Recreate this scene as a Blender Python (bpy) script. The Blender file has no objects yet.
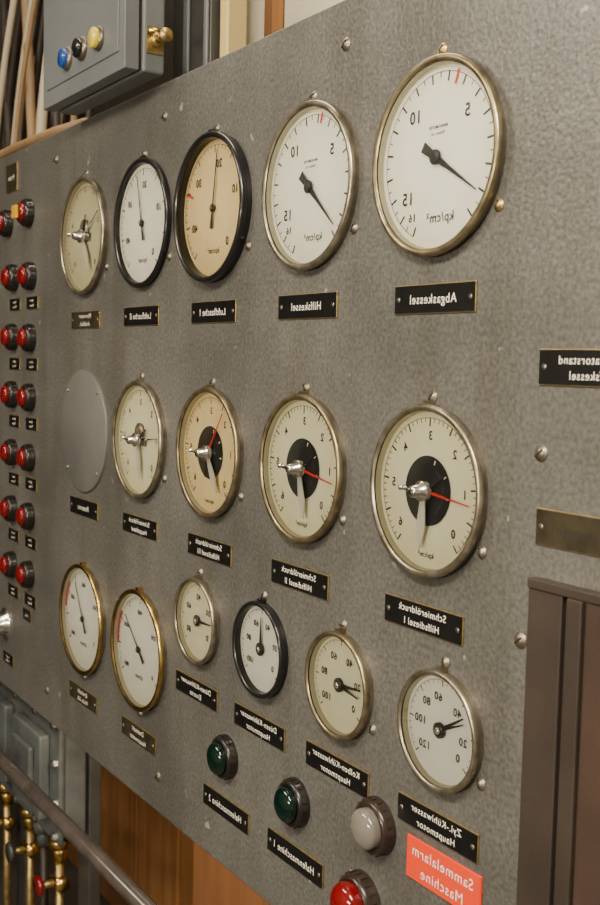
import bpy, bmesh, math, random
from mathutils import Matrix, Vector
random.seed(4)
H=1.5   # camera eye height above floor; layout z values below are relative to eye height
PI=math.pi

# ------------------------------------------------------------------ materials
def new_mat(name):
    m=bpy.data.materials.new(name); m.use_nodes=True
    return m, m.node_tree.nodes, m.node_tree.links, m.node_tree.nodes['Principled BSDF']
def mat(name,col,rough=.5,metal=0.,var=0.,vscale=30.,bump=0.,bscale=200.,col2=None,coat=0.,emit=None,estr=0.,detail=4.,rvar=0.):
    m,n,l,b=new_mat(name)
    b.inputs['Base Color'].default_value=(*col,1); b.inputs['Roughness'].default_value=rough
    b.inputs['Metallic'].default_value=metal; b.inputs['Coat Weight'].default_value=coat
    if emit: 
        b.inputs['Emission Color'].default_value=(*emit,1); b.inputs['Emission Strength'].default_value=estr
    tc=n.new('ShaderNodeTexCoord')
    if var or col2:
        t=n.new('ShaderNodeTexNoise'); t.inputs['Scale'].default_value=vscale; t.inputs['Detail'].default_value=detail
        l.new(tc.outputs['Object'],t.inputs['Vector'])
        r=n.new('ShaderNodeValToRGB'); r.color_ramp.elements[0].position=.35; r.color_ramp.elements[1].position=.7
        c2=col2 if col2 else tuple(c*(1-var) for c in col)
        r.color_ramp.elements[0].color=(*col,1); r.color_ramp.elements[1].color=(*c2,1)
        l.new(t.outputs['Fac'],r.inputs['Fac']); l.new(r.outputs['Color'],b.inputs['Base Color'])
    if bump:
        t2=n.new('ShaderNodeTexNoise'); t2.inputs['Scale'].default_value=bscale; t2.inputs['Detail'].default_value=2
        l.new(tc.outputs['Object'],t2.inputs['Vector'])
        bp=n.new('ShaderNodeBump'); bp.inputs['Strength'].default_value=bump; bp.inputs['Distance'].default_value=.002
        l.new(t2.outputs['Fac'],bp.inputs['Height']); l.new(bp.outputs['Normal'],b.inputs['Normal'])
    return m

def hammertone():
    m,n,l,b=new_mat('hammertone_grey_paint')
    tc=n.new('ShaderNodeTexCoord')
    big=n.new('ShaderNodeTexNoise'); big.inputs['Scale'].default_value=3.2; big.inputs['Detail'].default_value=8; big.inputs['Roughness'].default_value=.66
    fine=n.new('ShaderNodeTexNoise'); fine.inputs['Scale'].default_value=230; fine.inputs['Detail'].default_value=3
    vor=n.new('ShaderNodeTexVoronoi'); vor.feature='SMOOTH_F1'; vor.inputs['Scale'].default_value=280
    for t in (big,fine,vor): l.new(tc.outputs['Object'],t.inputs['Vector'])
    r=n.new('ShaderNodeValToRGB')
    r.color_ramp.elements[0].position=.33; r.color_ramp.elements[0].color=(.105,.104,.096,1)
    r.color_ramp.elements[1].position=.62; r.color_ramp.elements[1].color=(.176,.174,.160,1)
    l.new(big.outputs['Fac'],r.inputs['Fac'])
    r2=n.new('ShaderNodeValToRGB')
    r2.color_ramp.elements[0].position=.35; r2.color_ramp.elements[0].color=(.70,.70,.70,1)
    r2.color_ramp.elements[1].position=.65; r2.color_ramp.elements[1].color=(1.14,1.14,1.14,1)
    l.new(fine.outputs['Fac'],r2.inputs['Fac'])
    mx=n.new('ShaderNodeMix'); mx.data_type='RGBA'; mx.blend_type='MULTIPLY'; mx.inputs[0].default_value=1
    l.new(r.outputs['Color'],mx.inputs[6]); l.new(r2.outputs['Color'],mx.inputs[7])
    # old run-down grime streaks
    mp=n.new('ShaderNodeMapping'); mp.inputs['Scale'].default_value=(17,1,1.8); l.new(tc.outputs['Object'],mp.inputs[0])
    st=n.new('ShaderNodeTexNoise'); st.inputs['Scale'].default_value=1; st.inputs['Detail'].default_value=4; l.new(mp.outputs[0],st.inputs['Vector'])
    rs=n.new('ShaderNodeValToRGB'); rs.color_ramp.elements[0].position=.34; rs.color_ramp.elements[0].color=(.86,.84,.80,1)
    rs.color_ramp.elements[1].position=.55; rs.color_ramp.elements[1].color=(1,1,1,1); l.new(st.outputs['Fac'],rs.inputs['Fac'])
    mxs=n.new('ShaderNodeMix'); mxs.data_type='RGBA'; mxs.blend_type='MULTIPLY'; mxs.inputs[0].default_value=1
    l.new(mx.outputs[2],mxs.inputs[6]); l.new(rs.outputs['Color'],mxs.inputs[7])
    sp=n.new('ShaderNodeTexNoise'); sp.inputs['Scale'].default_value=38; sp.inputs['Detail'].default_value=6
    l.new(tc.outputs['Object'],sp.inputs['Vector'])
    r3=n.new('ShaderNodeValToRGB'); r3.color_ramp.elements[0].position=.69; r3.color_ramp.elements[1].position=.72
    r3.color_ramp.elements[0].color=(0,0,0,1); r3.color_ramp.elements[1].color=(1,1,1,1)
    l.new(sp.outputs['Fac'],r3.inputs['Fac'])
    mx2=n.new('ShaderNodeMix'); mx2.data_type='RGBA'; mx2.inputs[7].default_value=(.36,.35,.31,1)
    l.new(r3.outputs['Color'],mx2.inputs[0]); l.new(mxs.outputs[2],mx2.inputs[6])
    l.new(mx2.outputs[2],b.inputs['Base Color'])
    b.inputs['Roughness'].default_value=.38; b.inputs['Metallic'].default_value=.22
    ad=n.new('ShaderNodeMath'); ad.operation='ADD'
    l.new(vor.outputs['Distance'],ad.inputs[0]); l.new(fine.outputs['Fac'],ad.inputs[1])
    bp=n.new('ShaderNodeBump'); bp.inputs['Strength'].default_value=.36; bp.inputs['Distance'].default_value=.0008
    l.new(ad.outputs[0],bp.inputs['Height']); l.new(bp.outputs['Normal'],b.inputs['Normal'])
    return m
def glass_mat():
    m=bpy.data.materials.new('gauge_glass'); m.use_nodes=True; n=m.node_tree.nodes; l=m.node_tree.links; n.clear()
    o=n.new('ShaderNodeOutputMaterial'); mx=n.new('ShaderNodeMixShader'); t=n.new('ShaderNodeBsdfTransparent'); g=n.new('ShaderNodeBsdfGlossy')
    t.inputs['Color'].default_value=(.97,.97,.94,1); g.inputs['Roughness'].default_value=.04
    f=n.new('ShaderNodeFresnel'); f.inputs['IOR'].default_value=1.45
    l.new(f.outputs[0],mx.inputs[0]); l.new(t.outputs[0],mx.inputs[1]); l.new(g.outputs[0],mx.inputs[2]); l.new(mx.outputs[0],o.inputs[0])
    return m
def dial_mat(name,c,edge):
    # aged paper/enamel: yellowed towards the rim and blotchy (ageing of the dial itself)
    m,n,l,b=new_mat(name); tc=n.new('ShaderNodeTexCoord')
    ln=n.new('ShaderNodeVectorMath'); ln.operation='LENGTH'; l.new(tc.outputs['Object'],ln.inputs[0])
    t=n.new('ShaderNodeTexNoise'); t.inputs['Scale'].default_value=22; t.inputs['Detail'].default_value=5; l.new(tc.outputs['Object'],t.inputs['Vector'])
    mr=n.new('ShaderNodeMapRange'); mr.inputs['From Min'].default_value=.03; mr.inputs['From Max'].default_value=.10; l.new(ln.outputs['Value'],mr.inputs['Value'])
    a=n.new('ShaderNodeMath'); a.operation='MULTIPLY_ADD'; a.inputs[1].default_value=1.3; a.inputs[2].default_value=-.65; l.new(t.outputs['Fac'],a.inputs[0])
    s=n.new('ShaderNodeMath'); s.operation='ADD'; s.use_clamp=True; l.new(mr.outputs['Result'],s.inputs[0]); l.new(a.outputs[0],s.inputs[1])
    mx=n.new('ShaderNodeMix'); mx.data_type='RGBA'; mx.inputs[6].default_value=(*c,1); mx.inputs[7].default_value=(*edge,1)
    l.new(s.outputs[0],mx.inputs[0]); l.new(mx.outputs[2],b.inputs['Base Color']); b.inputs['Roughness'].default_value=.45
    return m
def lens_mat(name,col,estr=.0,trans=.25):
    m,n,l,b=new_mat(name)
    b.inputs['Base Color'].default_value=(*col,1); b.inputs['Roughness'].default_value=.12
    b.inputs['Coat Weight'].default_value=.6; b.inputs['Coat Roughness'].default_value=.05
    b.inputs['Transmission Weight'].default_value=trans
    return m

M={}
M['panel']=hammertone()
M['coverplate']=mat('smooth_grey_cover',(.175,.175,.168),.45,.2,col2=(.14,.14,.135),vscale=12,bump=.05,bscale=200)
M['glass']=glass_mat()
M['nickel']=mat('worn_nickel',(.44,.40,.31),.3,.85,col2=(.20,.17,.11),vscale=60,bump=.06,bscale=300)
M['nickeldull']=mat('dull_nickel',(.32,.29,.23),.38,.8,col2=(.18,.15,.11),vscale=40)
M['bronze']=mat('aged_bronze',(.40,.34,.21),.32,.85,col2=(.18,.14,.08),vscale=60)
M['brass']=mat('polished_brass',(.82,.57,.17),.24,1.,col2=(.50,.32,.10),vscale=60)
M['brassdull']=mat('dull_brass',(.52,.39,.16),.4,.85,col2=(.30,.22,.09),vscale=80)
M['blackrim']=mat('black_lacquer',(.010,.010,.011),.28,0,coat=.3)
M['chrome']=mat('chrome',(.75,.74,.70),.2,1.)
M['steelarm']=mat('brushed_aluminium',(.70,.69,.63),.4,.3)
M['face_white']=dial_mat('dial_white',(.88,.89,.83),(.79,.78,.66))
M['face_cream']=dial_mat('dial_cream',(.84,.70,.40),(.68,.52,.25))
M['face_ivory']=dial_mat('dial_ivory',(.80,.79,.60),(.68,.64,.40))
M['face_green']=dial_mat('dial_aged',(.60,.58,.41),(.48,.44,.26))
M['wallin']=mat('inner_wall',(.45,.42,.30),.5,.1)
M['ink']=mat('dial_ink',(.02,.02,.022),.5)
M['inkgrey']=mat('dial_ink_thin',(.06,.06,.06),.5)
M['redpaint']=mat('red_paint',(.62,.03,.025),.45)
M['blackdisc']=mat('black_disc',(.015,.016,.018),.4)
M['whiteprint']=mat('white_print',(.85,.84,.8),.5)
M['engrave']=mat('engraved_text',(.92,.90,.80),.55)
M['labelblack']=mat('label_black',(.008,.008,.008),.3,0,var=.3,vscale=60)
M['labelbrown']=mat('label_tarnished',(.075,.062,.036),.45,.5,col2=(.035,.03,.018),vscale=50)
M['labelred']=mat('label_red',(.80,.055,.012),.4)
M['bakelite']=mat('black_bakelite',(.014,.012,.011),.3,0,coat=.2)
M['bakebrown']=mat('brown_bakelite',(.028,.018,.015),.3,0,coat=.2)
M['lensred']=lens_mat('lens_red',(.19,.004,.006),0,.1)
M['lensgreen']=lens_mat('lens_green',(.0,.012,.008),.0,.1)
M['lenswhite']=lens_mat('lens_grey',(.20,.19,.165),.0,.1)
M['lensyellow']=lens_mat('lens_yellow',(.85,.45,.01),0,0)
M['btnblue']=mat('button_blue',(.015,.07,.32),.25,0,coat=.5)
M['btnblack']=mat('button_black',(.01,.01,.012),.2,0,coat=.5)
M['btnyellow']=mat('button_yellow',(.78,.60,.05),.3,0,coat=.4)
M['boxgrey']=mat('enclosure_bluegrey',(.175,.19,.20),.42,.1,col2=(.145,.16,.168),vscale=8,bump=.1,bscale=150)
M['steeldark']=mat('dark_steel',(.09,.092,.09),.45,.5,var=.3,vscale=10)
M['machgrey']=mat('machine_grey',(.15,.17,.17),.42,.2,col2=(.075,.085,.088),vscale=14,bump=.15,bscale=90)
M['yellow']=mat('yellow_ochre_paint',(.66,.52,.22),.5)
M['cream']=mat('cream_paint',(.84,.78,.60),.5,0,var=.1,vscale=4)
M['cable1']=mat('cable_tan',(.30,.20,.10),.5,col2=(.20,.12,.055),vscale=12)
M['cable2']=mat('cable_cream',(.46,.40,.29),.5)
M['cable3']=mat('cable_dark',(.03,.022,.017),.5)
M['railpaint']=mat('rail_enamel',(.060,.048,.043),.25,.3,col2=(.11,.095,.085),vscale=22,coat=.3)
M['lockerbrown']=mat('locker_brown',(.048,.038,.032),.4,.3,col2=(.075,.058,.047),vscale=9,bump=.35,bscale=60,detail=8)
M['lockerred']=mat('locker_redbrown',(.075,.047,.035),.42,.2,col2=(.045,.031,.025),vscale=8,bump=.35,bscale=50,detail=8)
M['dark']=mat('matt_black',(.01,.009,.008),.7)  # even black for screw slots, gasket and door groove
def wood(name,c1,c2):
    m,n,l,b=new_mat(name); tc=n.new('ShaderNodeTexCoord'); mp=n.new('ShaderNodeMapping'); mp.inputs['Scale'].default_value=(9,9,.7)
    t=n.new('ShaderNodeTexNoise'); t.inputs['Scale'].default_value=5; t.inputs['Detail'].default_value=7; t.inputs['Distortion'].default_value=.6
    r=n.new('ShaderNodeValToRGB'); r.color_ramp.elements[0].position=.3; r.color_ramp.elements[1].position=.72
    r.color_ramp.elements[0].color=(*c1,1); r.color_ramp.elements[1].color=(*c2,1)
    l.new(tc.outputs['Object'],mp.inputs[0]); l.new(mp.outputs[0],t.inputs['Vector']); l.new(t.outputs['Fac'],r.inputs['Fac']); l.new(r.outputs['Color'],b.inputs['Base Color'])
    b.inputs['Roughness'].default_value=.45
    return m
M['wood']=wood('varnished_wood',(.30,.13,.04),(.44,.22,.08))
M['woodd']=wood('dark_wood',(.15,.065,.028),(.22,.10,.042))
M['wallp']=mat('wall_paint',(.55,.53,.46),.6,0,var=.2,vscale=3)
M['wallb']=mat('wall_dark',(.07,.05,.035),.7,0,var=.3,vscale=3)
M['floorm']=mat('floor_chequer',(.10,.09,.08),.5,.3,var=.4,vscale=6)
M['ceil']=mat('ceiling_paint',(.6,.57,.50),.6)
M['lampdiff']=mat('lamp_diffuser',(.9,.9,.85),.4,emit=(1,.88,.7),estr=5.)

# ------------------------------------------------------------------ mesh builder
_tc={}
def text_mesh(body,bold=.012):
    key=(body,bold)
    if key in _tc: return _tc[key]
    cu=bpy.data.curves.new('t','FONT'); cu.body=body; cu.size=1; cu.align_x='CENTER'; cu.resolution_u=4; cu.offset=bold
    cu.space_character=1.12
    ob=bpy.data.objects.new('t',cu); bpy.context.scene.collection.objects.link(ob)
    dg=bpy.context.evaluated_depsgraph_get(); dg.update()
    me=ob.evaluated_get(dg).to_mesh()
    V=[(v.co.x,v.co.y) for v in me.vertices]; F=[tuple(p.vertices) for p in me.polygons]
    ob.evaluated_get(dg).to_mesh_clear(); bpy.data.objects.remove(ob); bpy.data.curves.remove(cu)
    xs=[v[0] for v in V]; cx=(min(xs)+max(xs))/2
    V=[(x-cx,y-.35) for x,y in V]
    _tc[key]=(V,F,max(xs)-min(xs)); return _tc[key]

class MB:
    def __init__(s): s.v=[];s.f=[];s.m=[];s.sm=[];s.mats=[]
    def mi(s,k):
        if k not in s.mats: s.mats.append(k)
        return s.mats.index(k)
    def add(s,V,F,k,smooth=False):
        o=len(s.v); i=s.mi(k); s.v+=V
        for f in F: s.f.append(tuple(a+o for a in f)); s.m.append(i); s.sm.append(smooth)
    def lathe(s,prof,k,seg=48,c=(0,0),smooth=True,y0=0.):
        V=[];F=[];n=len(prof)
        for j in range(seg):
            a=2*PI*j/seg
            for r,y in prof: V.append((c[0]+r*math.cos(a),y+y0,c[1]+r*math.sin(a)))
        for j in range(seg):
            j2=(j+1)%seg
            for i in range(n-1):
                F.append((j*n+i,j2*n+i,j2*n+i+1,j*n+i+1))
        s.add(V,F,k,smooth)
    def disc(s,r,y,k,seg=64,c=(0,0)):
        V=[(c[0]+r*math.cos(2*PI*j/seg),y,c[1]+r*math.sin(2*PI*j/seg)) for j in range(seg)]
        s.add(V,[tuple(range(seg))],k)
    def box(s,x0,x1,y0,y1,z0,z1,k):
        V=[(x,y,z) for x in (x0,x1) for y in (y0,y1) for z in (z0,z1)]
        s.add(V,[(0,1,3,2),(4,6,7,5),(0,4,5,1),(2,3,7,6),(0,2,6,4),(1,5,7,3)],k)
    def bar(s,th,r0,r1,w0,w1,y,k,c=(0,0),t=0.):
        d=(math.sin(th),math.cos(th)); p=(math.cos(th),-math.sin(th))
        q=[(c[0]+d[0]*r+p[0]*w,c[1]+d[1]*r+p[1]*w) for r,w in ((r0,-w0),(r0,w0),(r1,w1),(r1,-w1))]
        if t==0: s.add([(a,y,b) for a,b in q],[(0,1,2,3)],k)
        else:
            V=[(a,y,b) for a,b in q]+[(a,y+t,b) for a,b in q]
            s.add(V,[(0,1,2,3),(7,6,5,4),(0,4,5,1),(1,5,6,2),(2,6,7,3),(3,7,4,0)],k)
    def arc(s,a0,a1,r0,r1,y,k,n=24,c=(0,0)):
        V=[];F=[]
        for i in range(n+1):
            a=a0+(a1-a0)*i/n
            V+= [(c[0]+r0*math.sin(a),y,c[1]+r0*math.cos(a)),(c[0]+r1*math.sin(a),y,c[1]+r1*math.cos(a))]
        for i in range(n): F.append((2*i,2*i+1,2*i+3,2*i+2))
        s.add(V,F,k)
    def text(s,body,cx,cz,size,y,k,maxw=None,sx=1.,bold=.012):
        V,F,w=text_mesh(body,bold)
        if maxw and w*size*sx>maxw: sx=maxw/(w*size)
        s.add([(cx-x*size*sx,y,cz+z*size) for x,z in V],F,k)   # lettering runs right-to-left as in the photograph
    def tube(s,pts,r,k,seg=12,cap=True):
        P=[Vector(p) for p in pts]; V=[];F=[]
        up=Vector((0,0,1))
        for i,p in enumerate(P):
            d=(P[min(i+1,len(P)-1)]-P[max(i-1,0)]).normalized()
            a=d.cross(up)
            if a.length<.6: a=d.cross(Vector((0,1,0)))
            a.normalize(); b=d.cross(a)
            for j in range(seg):
                t=2*PI*j/seg; V.append(tuple(p+a*(r*math.cos(t))+b*(r*math.sin(t))))
        for i in range(len(P)-1):
            for j in range(seg):
                j2=(j+1)%seg; F.append((i*seg+j,i*seg+j2,(i+1)*seg+j2,(i+1)*seg+j))
        if cap: F.append(tuple(range(seg))[::-1]); F.append(tuple((len(P)-1)*seg+j for j in range(seg)))
        s.add(V,F,k,True)
    def make(s,name,parent=None,loc=(0,0,0),bevel=0.):
        me=bpy.data.meshes.new(name); me.from_pydata(s.v,[],s.f)
        for k in s.mats: me.materials.append(M[k])
        me.polygons.foreach_set('material_index',s.m); me.polygons.foreach_set('use_smooth',s.sm); me.update()
        ob=bpy.data.objects.new(name,me); bpy.context.scene.collection.objects.link(ob)
        ob.location=loc
        if parent: ob.parent=parent
        if bevel:
            b=ob.modifiers.new('b','BEVEL'); b.width=bevel; b.segments=3; b.limit_method='ANGLE'
        return ob
def adj(x,z):   # panel drawing -> metres (small squareness correction of the survey)
    return 1.0357*x+z*(.027-.0211*(x+.695))-.0581, .972*z-.0198*z*z-.0138
def raw_empty(name,x,z,y=0.):
    e=bpy.data.objects.new(name,None); e.empty_display_size=.02; e.location=(x,y,H+z)
    bpy.context.scene.collection.objects.link(e); return e
def empty(name,x,z,y=0.):
    x,z=adj(x,z); return raw_empty(name,x,z,y)
R=math.radians

def screw_into(b,cx,cz,r,k,slot=None):
    b.lathe([(r*1.25,0),(r*1.25,-.0008),(r,-.001),(r*.85,-.0025),(r*.45,-.0034),(0.0001,-.0037)],k,20,(cx,cz))
    a=slot if slot is not None else random.uniform(0,PI)
    b.bar(a,-r*.85,r*.85,r*.12,r*.12,-.0039,'dark',(cx,cz),.002)

# ------------------------------------------------------------------ gauges
def gauge(name,x,z,Rr,rim,face,kind,spec,dscale=1.):
    e=empty(name,x*1.009,z*1.009); Rr*=.985
    D=.0115*dscale; fy=-.0025
    b=MB()
    wr=.0068*(Rr/.09)**.5
    side='blackrim' if rim=='blackrim' else 'nickeldull'  # darker nickel paints a base shadow into the bezel side
    b.lathe([(Rr*.975,0),(Rr*.975,-D*.5)],side,96)
    b.lathe([(Rr*.975,-D*.5),(Rr*.998,-D*.53),(Rr*1.003,-D*.65),(Rr*1.003,-D*.8),(Rr*.99,-D*.95),(Rr-wr*.4,-D),(Rr-wr*.75,-D*.98),(Rr-wr,-D*.86)],rim,96)
    b.lathe([(Rr-wr,-D*.86),(Rr-wr*1.0,-D*.70)],'ink',96)
    b.lathe([(Rr-wr,-D*.70),(Rr-wr*1.1,-D*.55),(Rr-wr*1.2,fy+.0003)],'blackrim' if rim=='blackrim' else 'wallin',96)
    b.make('bezel',e)
    Rf=Rr-wr*1.2
    f=MB(); f.disc(Rf,fy,face,96); f.make('dial_plate',e)
    t=MB(); y=fy-.0003; yt=fy-.0005
    a0,a1,n,maj=spec['scale']
    for i in range(n+1):
        a=R(a0+(a1-a0)*i/n); mj=(i%maj==0)
        t.bar(a,Rf*(.82 if mj else .87),Rf*.93,Rf*(.012 if mj else .006),Rf*(.012 if mj else .006),y,'ink')
    if spec.get('arc',True): t.arc(R(a0),R(a1),Rf*.926,Rf*.934,y,'ink',64)
    nr=spec.get('nr',.66); ns=spec.get('ns',.2)
    for q in spec['nums']:
        s_,a=q[:2]; sz=q[2] if len(q)>2 else ns; rr=q[3] if len(q)>3 else nr
        t.text(s_,Rf*rr*math.sin(R(a)),Rf*rr*math.cos(R(a)),Rf*sz,yt,'ink',bold=.02)
    if spec.get('unit'):
        t.text(spec['unit'],Rf*spec.get('ux',0),-Rf*spec.get('uz',.62),Rf*spec.get('us',.19),yt,'ink')
    if kind=='plain':
        t.text('MANOMETER',0,Rf*.34,Rf*.05,yt,'inkgrey'); t.text('Klasse 1,6',0,Rf*.27,Rf*.05,yt,'inkgrey')
    for a,rr0 in spec.get('red',[]):
        t.bar(R(a),Rf*rr0,Rf*.96,Rf*.018,Rf*.018,yt-.0002,'redpaint')
    for ra,rb in spec.get('redarc',[]):
        t.arc(R(ra),R(rb),Rf*.94,Rf*.99,yt-.0002,'redpaint',16)
    if kind=='contact':
        t.disc(Rf*.45,fy-.0008,'blackdisc',48)
        t.arc(R(30),R(150),Rf*.30,Rf*.315,fy-.0010,'inkgrey',16)
        for a in (20,60,100): t.bar(R(a),Rf*.36,Rf*.42,Rf*.010,Rf*.010,fy-.0011,'whiteprint')
    t.make('dial_markings',e)
    p=MB(); py=fy-.003
    if kind in('plain','thin'):
        a=R(spec['needle']); w=Rf*(.032 if kind=='plain' else .014); L=Rf*spec.get('nl',.82)
        if kind=='plain':
            p.bar(a,-Rf*.26,-Rf*.02,w*1.9,w*1.3,py,'ink',t=.0008)
            p.bar(a,-Rf*.02,Rf*.22,w*1.4,w*.9,py,'ink',t=.0008)
            p.bar(a,Rf*.22,L,w*.8,w*.12,py,'ink',t=.0008)
            p.lathe([(Rf*.085,py+.001),(Rf*.085,py-.001),(Rf*.05,py-.002),(.0001,py-.0022)],'ink',24)
        else:
            p.bar(a,-Rf*.3,0,w*2.4,w,py,'ink',t=.0008); p.bar(a,0,L,w,w*.3,py,'ink',t=.0008)
            p.lathe([(Rf*.06,py+.001),(Rf*.06,py-.001),(Rf*.04,py-.002),(.0001,py-.0022)],'ink',24)
            p.lathe([(Rf*.025,py-.002),(Rf*.025,py-.003),(.0001,py-.0032)],'brassdull',16)
    elif kind=='contact' or kind=='mech':
        a=R(spec['needle'])
        p.bar(a,-Rf*.18,Rf*.42,Rf*.024,Rf*.016,py-.001,'redpaint' if kind=='contact' else 'steelarm',t=.0008)
        p.bar(a,Rf*.42,Rf*.84,Rf*.011,Rf*.005,py-.001,'redpaint' if kind=='contact' else 'ink',t=.0008)
        aa=R(spec.get('arm',182))
        p.bar(aa,Rf*.02,Rf*.45,Rf*.04,Rf*.085,py-.003,'steelarm',t=.001)
        p.bar(aa,Rf*.45,Rf*.74,Rf*.085,Rf*.014,py-.003,'steelarm',t=.001)
        ab=R(spec.get('arm2',60))
        p.bar(ab,0,Rf*.42,Rf*.03,Rf*.012,py-.002,'ink',t=.001)
        p.lathe([(Rf*.12,py),(Rf*.12,py-.003),(Rf*.09,py-.004),(.0001,py-.004)],'steelarm',32)
        if kind=='mech':
            p.lathe([(Rf*.2,py+.0015),(Rf*.2,py),(.0001,py-.0003)],'nickeldull',32,(Rf*.02,Rf*.12))
            p.bar(R(95),0,Rf*.3,Rf*.10,Rf*.07,py-.001,'nickeldull',t=.002)
    elif kind=='bimetal':
        a=R(spec['needle'])
        p.bar(a,-Rf*.15,Rf*.75,Rf*.05,Rf*.01,py,'ink',t=.0008)
        if 'needle2' in spec: p.bar(R(spec['needle2']),-Rf*.1,Rf*.72,Rf*.03,Rf*.012,py-.001,'ink',t=.0008)
        p.lathe([(Rf*.15,py+.001),(Rf*.15,py-.001),(Rf*.10,py-.002),(.0001,py-.0022)],'bakebrown' if rim!='blackrim' else 'ink',24)
        p.lathe([(Rf*.07,py-.002),(Rf*.06,py-.003),(.0001,py-.0034)],'chrome',20)
    p.make('pointer',e)
    g=MB(); gy=-D*.87; g.disc(Rr-wr*1.0,gy,'glass',64); g.make('cover_glass',e)
    if kind in('contact','mech'):
        k=MB()
        k.lathe([(Rf*.13,gy),(Rf*.13,gy-.002),(Rf*.085,gy-.003),(Rf*.075,gy-.011),(Rf*.05,gy-.0125),(.0001,gy-.0127)],'chrome',32)
        k.bar(R(-80),Rf*.0,Rf*.22,Rf*.028,Rf*.022,gy-.011,'chrome',t=.003)
        k.lathe([(Rf*.035,0),(Rf*.035,-.005),(.0001,-.0055)],'chrome',16,(-Rf*.2,Rf*.035),y0=gy-.009)
        k.make('setting_knob',e)
    s=MB()
    for i,a in enumerate(spec.get('screws',(0,122,-122))):
        rr=Rr+.0065
        screw_into(s,rr*math.sin(R(a)),rr*math.cos(R(a)),.0046,'brassdull' if spec.get('bscrew') else 'nickeldull')
    s.box(-.004,.004,-D*.7,0,Rr*.98,Rr+.003,rim)
    s.make('flange_screws',e)
    return e

P0=dict(scale=(139,-155,32,2),nums=[('5',48),('10',-40),('15',-128,.2,.66),('16',-146,.13,.76)],unit='kp/cm²',us=.155,uz=.66,ux=.08,ns=.2)
gauge('pressure_gauge',-.695,.204,.0892,'bronze','face_white','plain',dict(P0,needle=122,red=[(20,.8)],bscrew=True,screws=(0,122)))
gauge('pressure_gauge',-.895,.203,.0885,'nickel','face_white','plain',dict(P0,needle=132,nums=[('5',50),('10',-38),('15',-120,.2,.64),('16',-136,.13,.74)],red=[(16,.82)],ux=.1,us=.14))
gauge('pressure_gauge',-1.100,.203,.0910,'blackrim','face_cream','thin',dict(scale=(140,-140,40,5),nums=[('0',140),('10',70),('20',12),('30',-50),('40',-112)],unit='kp/cm²',us=.12,needle=8,nl=.86,red=[(-72,.7)],ns=.17),dscale=1.35)
gauge('pressure_gauge',-1.299,.204,.0890,'blackrim','face_white','thin',dict(scale=(140,-140,40,5),nums=[('0',140),('10',70),('20',5),('30',-55),('40',-112)],unit='kp/cm²',us=.12,needle=-14,nl=.86,ns=.16),dscale=.85)
gauge('contact_pressure_gauge',-1.503,.204,.0905,'nickel','face_green','mech',dict(scale=(135,-135,50,5),nums=[('0',135),('2',68),('6',-68),('8',-135)],needle=60,arm=150,arm2=20,ns=.13,nr=.7))
C=dict(scale=(140,-140,50,5),nums=[('0',133),('1',88),('2',45),('3',2),('4',-42),('5',-86),('6',-130)],ns=.16,nr=.71)
gauge('contact_pressure_gauge',-.685,-.1015,.0805,'nickel','face_ivory','contact',dict(C,needle=97,arm=184,unit='kp/cm²',us=.1,uz=.82))
gauge('contact_pressure_gauge',-.887,-.101,.0815,'bronze','face_ivory','contact',dict(C,needle=100,arm=168,unit='kp/cm²',us=.1,uz=.82))
gauge('contact_pressure_gauge',-1.089,-.101,.0822,'bronze','face_cream','contact',dict(C,needle=35,arm=150,arm2=190,unit='kp/cm²',us=.1,uz=.82))
gauge('contact_pressure_gauge',-1.288,-.100,.0835,'nickel','face_ivory','mech',dict(C,needle=85,arm=170))
T=dict(scale=(125,-125,40,5),nums=[('0',125),('200',60),('400',0),('600',-60),('800',-125)],ns=.12,nr=.68,unit='U/min',us=.12,uz=.5)
gauge('tachometer_gauge',-1.472,-.400,.0885,'brass','face_white','thin',dict(T,needle=-30,redarc=[(-85,-50)],nl=.8,screws=(180,)))
gauge('tachometer_gauge',-1.271,-.399,.0872,'brass','face_white','thin',dict(T,needle=-48,redarc=[(-95,-55)],nl=.8,screws=(180,)))
S=dict(scale=(130,-130,30,5),ns=.22,nr=.62)
gauge('temperature_gauge',-1.105,-.3195,.0562,'nickel','face_ivory','bimetal',dict(S,nums=[('0',125),('20',60),('40',0),('60',-60),('80',-120)],needle=88,screws=(0,)))
gauge('temperature_gauge',-.955,-.319,.0565,'blackrim','face_white','bimetal',dict(S,nums=[('0',125),('20',75),('40',25),('60',-25),('80',-75),('100',-125)],needle=2,screws=(0,),ns=.19))
gauge('temperature_gauge',-.8035,-.319,.0565,'bronze','face_ivory','bimetal',dict(S,nums=[('0',128),('20',80),('40',30),('60',-25),('80',-75),('100',-125)],needle=85,needle2=98,screws=(0,120),ns=.21))
gauge('temperature_gauge',-.651,-.3185,.0562,'nickel','face_white','bimetal',dict(S,nums=[('0',128),('20',95),('40',45),('60',-10),('80',-45),('100',-85),('120',-130)],needle=58,needle2=66,screws=(0,122),ns=.21))

# blank cover
e=empty('blanking_plate',-1.506,-.1025); b=MB()
b.lathe([(.0955,0),(.0955,-.003),(.094,-.0042),(.0001,-.0042)],'coverplate',96)
b.make('plate',e)
b=MB()
for i in range(4):
    a=PI/4+i*PI/2; b.lathe([(.003,-.004),(.0028,-.0055),(.0001,-.006)],'nickeldull',16,(.087*math.cos(a),.087*math.sin(a)))
b.make('plate_screws',e)

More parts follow.
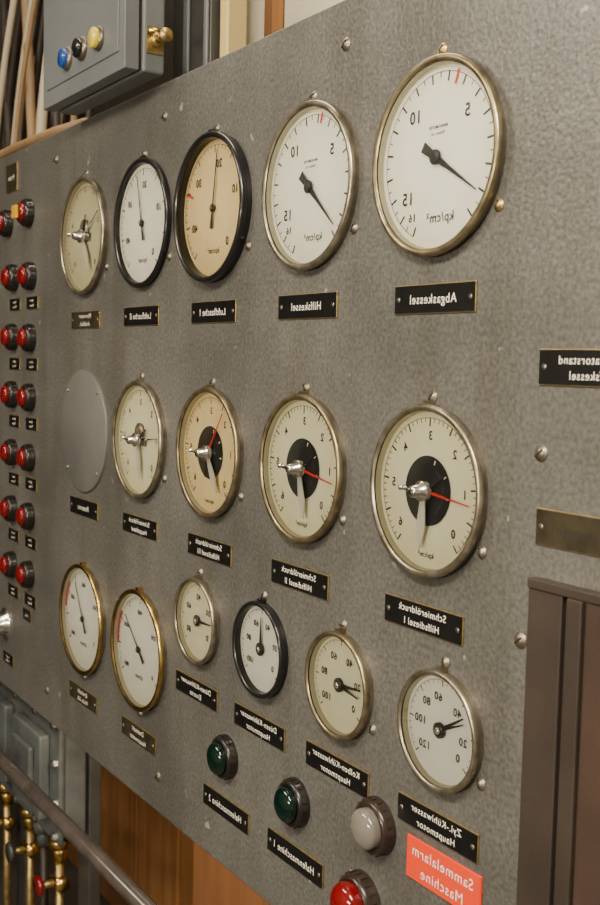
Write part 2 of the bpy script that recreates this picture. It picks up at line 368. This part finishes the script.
# ------------------------------------------------------------------ engraved labels
def label(x,z,lines,w=.114,h=.0268,body='labelblack',edge='brassdull',ink='engrave',name='engraved_label',size=None,screws=True,mw=.72):
    e=empty(name,x,z); b=MB()
    b.box(-w/2,w/2,-.0018,0,-h/2,h/2,edge); b.make('brass_edge',e,bevel=.0005)
    b=MB(); q=.0009
    b.box(-w/2+q,w/2-q,-.0024,-.0017,-h/2+q,h/2-q,body); b.make('plate',e)
    t=MB(); n=len(lines); sz=size or (.0122 if n==1 else .0097)
    for i,s in enumerate(lines):
        t.text(s,0,((n-1)/2-i)*sz*1.25,sz,-.0026,ink,maxw=w*mw,bold=.0)
    t.make('lettering',e)
    if screws:
        s=MB()
        for sx in (-1,1):
            s.lathe([(.0026,-.002),(.0024,-.0028),(.0001,-.0033)],'nickeldull',14,(sx*(w/2-.0065),0))
            s.bar(.6,-.0022,.0022,.0004,.0004,-.0034,'dark',(sx*(w/2-.0065),0),.001)
        s.make('label_screws',e)
    return e
label(-.698,.0768,['Abgaskessel'])
label(-.902,.0763,['Hilfskessel'])
label(-1.106,.0757,['Luftflasche I'])
label(-1.311,.0757,['Luftflasche II'])
label(-1.510,.0745,['Manometer','Anlaßluft'],body='labelbrown')
label(-.6915,-.2242,['Schmieröldruck','Hilfsdiesel I'])
label(-.8956,-.2253,['Schmieröldruck','Hilfsdiesel II'])
label(-1.096,-.2254,['Schmieröldruck','Hilfsdiesel III'])
label(-1.296,-.2253,['Schmieröldruck','Hauptdiesel'])
label(-1.498,-.2252,['Reserve'])
label(-1.483,-.5305,['Drehzahl','Welle Stb.'],body='labelbrown')
label(-1.281,-.5290,['Drehzahl','Hauptmotor'],body='labelbrown')
label(-1.117,-.4150,['Düsen-Kühlwasser','Eintritt'])
label(-.9655,-.4155,['Düsen-Kühlwasser','Hauptmotor'])
label(-.8136,-.4135,['Kolben-Kühlwasser','Hauptmotor'],mw=.78)
label(-.6580,-.4140,['Zyl.-Kühlwasser','Hauptmotor'],mw=.78)
label(-1.034,-.5424,['Hafenmaschine 2'])
label(-.8828,-.5403,['Hafenmaschine 1'])
label(-.6466,-.4575,['Sammelalarm','Maschine'],w=.104,h=.041,body='labelred',edge='labelred',ink='whiteprint',name='alarm_sign',size=.0145,screws=False,mw=.88)
label(-.5105,.0155,['Generatorstand','Hilfskessel'],h=.029)
label(-.504,-.1160,['Sicherungen'],h=.030,body='labelbrown',ink='ink')

# ------------------------------------------------------------------ indicator lamps
def lamp(name,x,z,lens,r=.0255,lr=.0185,depth=.012,dome=.012,col='bakelite'):
    e=empty(name,x,z); b=MB()
    b.lathe([(r*1.04,0),(r*1.04,-.0025),(r,-.004),(r*.98,-depth*.75),(r*.9,-depth),(lr*1.08,-depth*1.04),(lr*1.0,-depth*.9)],col,40)
    for i in range(20):
        a=2*PI*i/20; b.bar(a,r*.97,r*1.03,.0008,.0008,-depth*.7,col,t=depth*.5)
    b.make('collar',e)
    b=MB(); pr=[(lr,-depth*.8),(lr,-depth-dome*.35)]
    for i in range(1,8):
        a=i/8*PI/2; pr.append((lr*math.cos(a),-depth-dome*.35-dome*.65*math.sin(a)))
    pr.append((.0001,-depth-dome)); b.lathe(pr,lens,32); b.make('lens',e)
    return e
lamp('green_indicator_lamp',-1.036,-.477,'lensgreen',.0262,.0192)
lamp('green_indicator_lamp',-.884,-.4776,'lensgreen',.0262,.0192)
lamp('white_indicator_lamp',-.742,-.4475,'lenswhite',.0275,.0200,depth=.013,dome=.014,col='bakebrown')
lamp('red_indicator_lamp',-.760,-.534,'lensred',.0290,.0225,depth=.016,dome=.018,col='bakebrown')
for i in range(6):
    z=[.157,.0475,-.059,-.167,-.2726,-.378][i]; dx=.004*i
    for c,xx in enumerate((-1.757,-1.847)):
        lamp('red_indicator_lamp',xx+dx,z+(.002 if c else 0),'lensred',.0235,.0160,depth=.015,dome=.010)
        label(xx+dx+.008,z-.047,['Alarm','Pumpe'],w=.056,h=.022,name='lamp_label',size=.0065,screws=False)
e=lamp('yellow_push_button',-1.775,.270,'lensred',.0235,.0170,depth=.014,dome=.010)
b=MB(); b.box(-.011,.011,-.0290,-.024,-.011,.011,'lensyellow'); b.make('yellow_insert',e,bevel=.001)
lamp('red_indicator_lamp',-1.885,.262,'lensred',.0235,.0160,depth=.015,dome=.010)
label(-1.87,.345,['Probe'],w=.06,h=.05,name='lamp_label',screws=False,body='labelbrown')
e=empty('rotary_switch',-1.862,-.497); b=MB()
b.lathe([(.030,0),(.030,-.003),(.022,-.006),(.020,-.020),(.016,-.024),(.0001,-.025)],'chrome',32)
b.box(-.005,.005,-.034,-.02,-.016,.016,'chrome'); b.make('knob',e)
label(-1.84,-.56,['Lampen','Prüfung'],w=.056,h=.022,name='lamp_label',size=.0065,screws=False)
label(-1.745,-.455,['Hupe'],w=.04,h=.022,name='lamp_label',size=.0065,screws=False)

# ------------------------------------------------------------------ panel
b=MB(); b.box(-3.0,.55,0,.02,H-.624,H+.3635,'panel')
b.box(-3.0,.55,.015,.045,H+.349,H+.3630,'panel'); b.box(-3.0,.55,.015,.045,H-.6235,H-.609,'panel')
for x in (-2.94,-.25,.49): b.box(x-.025,x+.025,.0195,.07,0,H+.34,'steeldark')
b.make('control_panel',bevel=.0025)
for x,z in ((-.852,.344),(-1.2576,.3457),(-1.652,.346),(-.559,-.0556),(-1.642,-.566),(-1.218,-.568),(-.45,.344),(-.5696,-.2158)):
    e=empty('panel_screw',x,z); b=MB(); screw_into(b,0,0,.0056,'nickeldull',.9); b.make('screw_head',e)

# steel cabinet door at right
b=MB(); zt=H-.170
b.box(-.637,-.600,-.010,-.0005,0,zt,'lockerbrown')
b.box(-.600,-.592,-.003,-.0005,0,zt,'dark')
b.box(-.592,-.576,-.014,-.0005,0,zt-.006,'lockerbrown')
b.box(-.576,-.04,-.010,-.0005,0,zt-.006,'lockerred')
b.box(-.04,.0,-.012,-.0005,0,zt,'lockerbrown')
b.box(-.637,.0,-.012,-.0005,zt-.006,zt+.002,'lockerbrown')
b.box(-.11,-.09,-.045,-.010,H-.75,H-.6,'nickeldull')
b.make('steel_cabinet_door',bevel=.002)

# ------------------------------------------------------------------ grey enclosure on top
e=raw_empty('push_button_box',-1.497,.367,0); b=MB()
b.box(-.154,.154,-.034,-.003,0.004,.34,'boxgrey'); b.make('housing',e,bevel=.004)
b=MB(); b.box(-.156,.150,-.058,-.038,.006,.338,'boxgrey'); b.box(-.138,.132,-.0600,-.0575,.03,.32,'boxgrey'); b.make('lid',e,bevel=.004)
b=MB(); b.box(-.148,.148,-.039,-.033,.010,.336,'dark'); b.make('gasket',e)
for nm,x,z,k in (('button_blue',-.046,.058,'btnblue'),('button_black',.010,.060,'btnblack'),('button_yellow',.070,.060,'btnyellow')):
    b=MB(); b.lathe([(.0165,-.060),(.0165,-.063),(.0145,-.065),(.0135,-.066)],'nickeldull',32,(x,z))
    b.lathe([(.0135,-.064),(.0135,-.070),(.012,-.072),(.0001,-.0725)],k,32,(x,z)); b.make(nm,e)
b=MB()
b.tube([(.150,-.018,.045),(.166,-.018,.045)],.009,'brassdull',6); b.tube([(.166,-.018,.045),(.186,-.018,.045)],.006,'brass',16)
b.tube([(.186,-.018,.045),(.190,-.018,.045)],.009,'brassdull',12)
b.box(.150,.156,-.030,-.006,.028,.062,'brassdull'); b.tube([(.16,-.030,.055),(.16,-.006,.055)],.0045,'brass',12); b.make('brass_cable_gland',e)

# items behind the upper edge (hung from the deckhead)
ZT=2.55
b=MB(); b.box(-1.431,-1.318,.05,.095,H+.15,ZT,'steeldark'); b.box(-1.330,-1.320,.045,.05,H+.2,ZT,'boxgrey'); b.box(-1.39,-1.375,.045,.05,H+.2,ZT,'boxgrey'); b.make('steel_column',bevel=.003)
b=MB(); b.box(-1.312,-1.290,.06,.09,H+.15,ZT,'yellow'); b.make('yellow_pipe_support',bevel=.003)
b=MB(); b.box(-1.361,-1.314,.10,.13,H+.15,ZT,'cream')
for z in (.50,.56): b.box(-1.361,-1.318,.096,.1005,H+z,H+z+.02,'woodd')
b.make('cable_tray',bevel=.002)
b=MB(); b.box(-1.85,-1.565,.32,.36,0,ZT,'woodd'); b.box(-1.60,-1.565,.31,.32,H,ZT,'wood'); b.make('wooden_partition',bevel=.002)
b=MB(); b.box(-1.545,-1.30,.30,.34,H-.3,ZT,'cream'); b.make('cream_locker',bevel=.004)
b=MB()
for i in range(18):
    x=-2.47+.025*i; r=random.choice((.005,.007,.009,.010)); k=random.choice(('cable1','cable2','cable3','cable2','cable3','cable1'))
    y=.10+.03*(i%3)
    pts=[]
    for j in range(33):
        t=j/32; z=.95+1.55*t; s=max(0,(z-1.85)/.65)
        pts.append((x+(.34*s**1.6 if i%4 else -.10*s)+.010*math.sin(5*t+i*1.7),y+.01*math.sin(3*t+i),z))
    b.tube(pts,r,k,10)
for zz in (.41,.66): b.box(-2.56,-1.9,.195,.20,H+zz,H+zz+.016,'steeldark')
b.make('cable_bundle')
b=MB(); b.tube([(-2.7,.02,H+.374),(-2.3,.01,H+.374),(-2.0,.012,H+.376),(-1.80,.015,H+.374),(-1.70,.03,H+.374)],.0085,'cable1',12); b.make('loose_cable')

# ------------------------------------------------------------------ handrail
b=MB(); b.tube([(-3.0,-.10,H-.654),(-.3,-.10,H-.654)],.0112,'railpaint',24)
for x in (-2.9,-.35):
    b.tube([(x,-.10,H-.654),(x,-.10,.0)],.011,'railpaint',16)
    b.tube([(x,-.10,.012),(x,-.10,.0)],.035,'railpaint',20)
b.make('handrail')

# ------------------------------------------------------------------ machinery under the panel (left)
e=raw_empty('junction_box',-2.245,-.835,.10)
b=MB(); b.box(-.26,.245,.012,.06,-.11,.125,'machgrey'); b.make('housing',e,bevel=.008)
b=MB(); b.box(-.27,.25,0,.012,-.12,.135,'machgrey'); b.box(-.20,-.02,-.022,0,-.08,.09,'machgrey'); b.box(.03,.2,-.022,0,-.08,.09,'machgrey'); b.box(-.17,-.05,-.034,-.022,-.05,.06,'machgrey'); b.box(.06,.17,-.034,-.022,-.05,.06,'machgrey'); b.make('cover',e,bevel=.005)
b=MB()
for x in (-.25,-.12,0,.12,.228):
    for z in (-.108,.118): b.lathe([(.010,0),(.010,-.007),(.006,-.009),(.0001,-.009)],'chrome',6,(x,z),smooth=False)
for z in (-.04,.04): b.lathe([(.010,0),(.010,-.007),(.006,-.009),(.0001,-.009)],'chrome',6,(.228,z),smooth=False)
b.make('cover_bolts',e)
b=MB()
for x,k in ((-.18,'brass'),(-.02,'brass'),(.07,'machgrey'),(.16,'brass')):
    b.tube([(x,.035,-.11),(x,.035,-.14)],.020,k,6); b.tube([(x,.035,-.14),(x,.035,-.16)],.024,k,12); b.tube([(x,.035,-.16),(x,.035,-.19)],.016,k,6)
    b.tube([(x,.035,-.19),(x,.035,-.42),(x+.01,.05,-.62)],.009,'brassdull' if k=='brass' else 'cable3',12)
    if k=='brass':
        b.tube([(x-.022,.035,-.235),(x+.022,.035,-.235)],.015,'brass',12)          # valve body
        b.tube([(x,.035,-.235),(x,-.005,-.235)],.008,'brassdull',10)
        b.tube([(x,-.005,-.235),(x,-.014,-.235)],.022,'lensred' if x>.1 else 'steeldark',10)   # hand wheel
b.make('cable_glands',e)
b=MB(); b.box(-2.45,-2.39,.165,.19,0,H-.70,'steeldark'); b.box(-2.06,-2.0,.165,.19,0,H-.70,'steeldark'); b.make('machine_bracket',bevel=.003)
# wooden cabinet behind
b=MB()
b.box(-3.5,-2.62,.52,.9,0,H-1.10,'woodd')
b.box(-2.62,-1.3,.52,.9,0,H-.62,'woodd')
x=-3.48
for i,w in enumerate((.34,.34,.30,.24,.22,.34,.30,.12)):
    b.box(x,x+w-.018,.50,.519,.08,(H-1.11) if x<-2.7 else H-.63,'wood'); x+=w
b.box(-3.5,-1.3,.485,.52,H-1.02,H-.99,'woodd')
b.make('wooden_cabinet',bevel=.003)
b=MB(); b.tube([(-1.95,.42,0),(-1.95,.42,H-.82)],.014,'cable3',12); b.make('pipe_run')

# ------------------------------------------------------------------ room
def slab(name,x0,x1,y0,y1,z0,z1,k):
    b=MB(); b.box(x0,x1,y0,y1,z0,z1,k); b.make(name)
slab('floor',-4.6,1.8,-2.4,1.5,-.05,0,'floorm')
slab('ceiling',-4.6,1.8,-2.4,1.5,2.55,2.6,'ceil')
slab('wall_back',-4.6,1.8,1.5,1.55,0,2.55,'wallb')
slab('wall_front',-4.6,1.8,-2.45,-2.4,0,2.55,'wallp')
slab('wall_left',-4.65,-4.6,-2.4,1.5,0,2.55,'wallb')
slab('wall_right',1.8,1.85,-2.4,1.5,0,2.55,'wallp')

def area(name,loc,size,power,col=(1,.87,.69),rot=(0,0,0)):
    l=bpy.data.lights.new(name,'AREA'); l.shape='RECTANGLE'; l.size=size[0]; l.size_y=size[1]; l.energy=power; l.color=col
    o=bpy.data.objects.new(name,l); o.location=loc; o.rotation_euler=rot; bpy.context.scene.collection.objects.link(o); return o
def fixture(x,y,sx,sy):
    b=MB(); b.box(x-sx/2-.03,x+sx/2+.03,y-sy/2-.03,y+sy/2+.03,2.51,2.55,'ceil'); b.box(x-sx/2,x+sx/2,y-sy/2,y+sy/2,2.495,2.51,'lampdiff'); b.make('ceiling_lamp',bevel=.004)
fixture(.0,-1.1,1.0,.4); area('ceiling_light_a',(.0,-1.1,2.48),(1.0,.4),92,rot=(R(25),0,0))
fixture(-1.8,-1.5,1.0,.4); area('ceiling_light_b',(-1.8,-1.5,2.48),(1.0,.4),36,rot=(R(25),0,0))
fixture(-1.5,.95,1.0,.2); area('added_back_light',(-1.5,.0,2.48),(.8,.2),9,(1,.86,.66),rot=(R(20),0,0))  # back light added to brighten the wood and cream behind the panel
# added fill light with a made-up fixture on the opposite wall, brightens dials
b=MB(); b.box(-.75,.05,-2.4,-2.36,1.42,1.62,'ceil'); b.box(-.73,.03,-2.36,-2.345,1.44,1.60,'lampdiff'); b.make('added_fill_fixture',bevel=.004)
area('added_fill_light',(-.35,-2.33,1.52),(.75,.16),30,rot=(R(90),0,0))
# fill light added under the panel's rear for the cabinet, with made-up housing
b=MB(); b.box(-2.0,-1.2,.048,.075,H-.604,H-.590,'ceil'); b.make('added_strip_fixture',bevel=.002)
area('added_under_panel_fill',(-1.55,.07,H-.615),(.7,.03),4.5,(1,.80,.55),(R(60),0,0))

w=bpy.data.worlds.new('world'); bpy.context.scene.world=w; w.use_nodes=True
w.node_tree.nodes['Background'].inputs[0].default_value=(1,.9,.75,1); w.node_tree.nodes['Background'].inputs[1].default_value=.05

# ------------------------------------------------------------------ camera
right=Vector((.53784,.84275,.02314)); up=Vector((-.08087,.02425,.99643)); back=Vector((.83918,-.53779,.08119))
back.normalize(); right=(up.cross(back)).normalized(); up=back.cross(right)
cam=bpy.data.cameras.new('camera'); co=bpy.data.objects.new('camera',cam); bpy.context.scene.collection.objects.link(co)
co.matrix_world=Matrix(((right.x,up.x,back.x,0),(right.y,up.y,back.y,-.64),(right.z,up.z,back.z,H),(0,0,0,1)))
cam.sensor_fit='VERTICAL'; cam.sensor_height=24; cam.sensor_width=16; cam.lens=1100/905*24; cam.clip_start=.02
cam.dof.use_dof=True; cam.dof.focus_distance=1.2; cam.dof.aperture_fstop=8
bpy.context.scene.camera=co
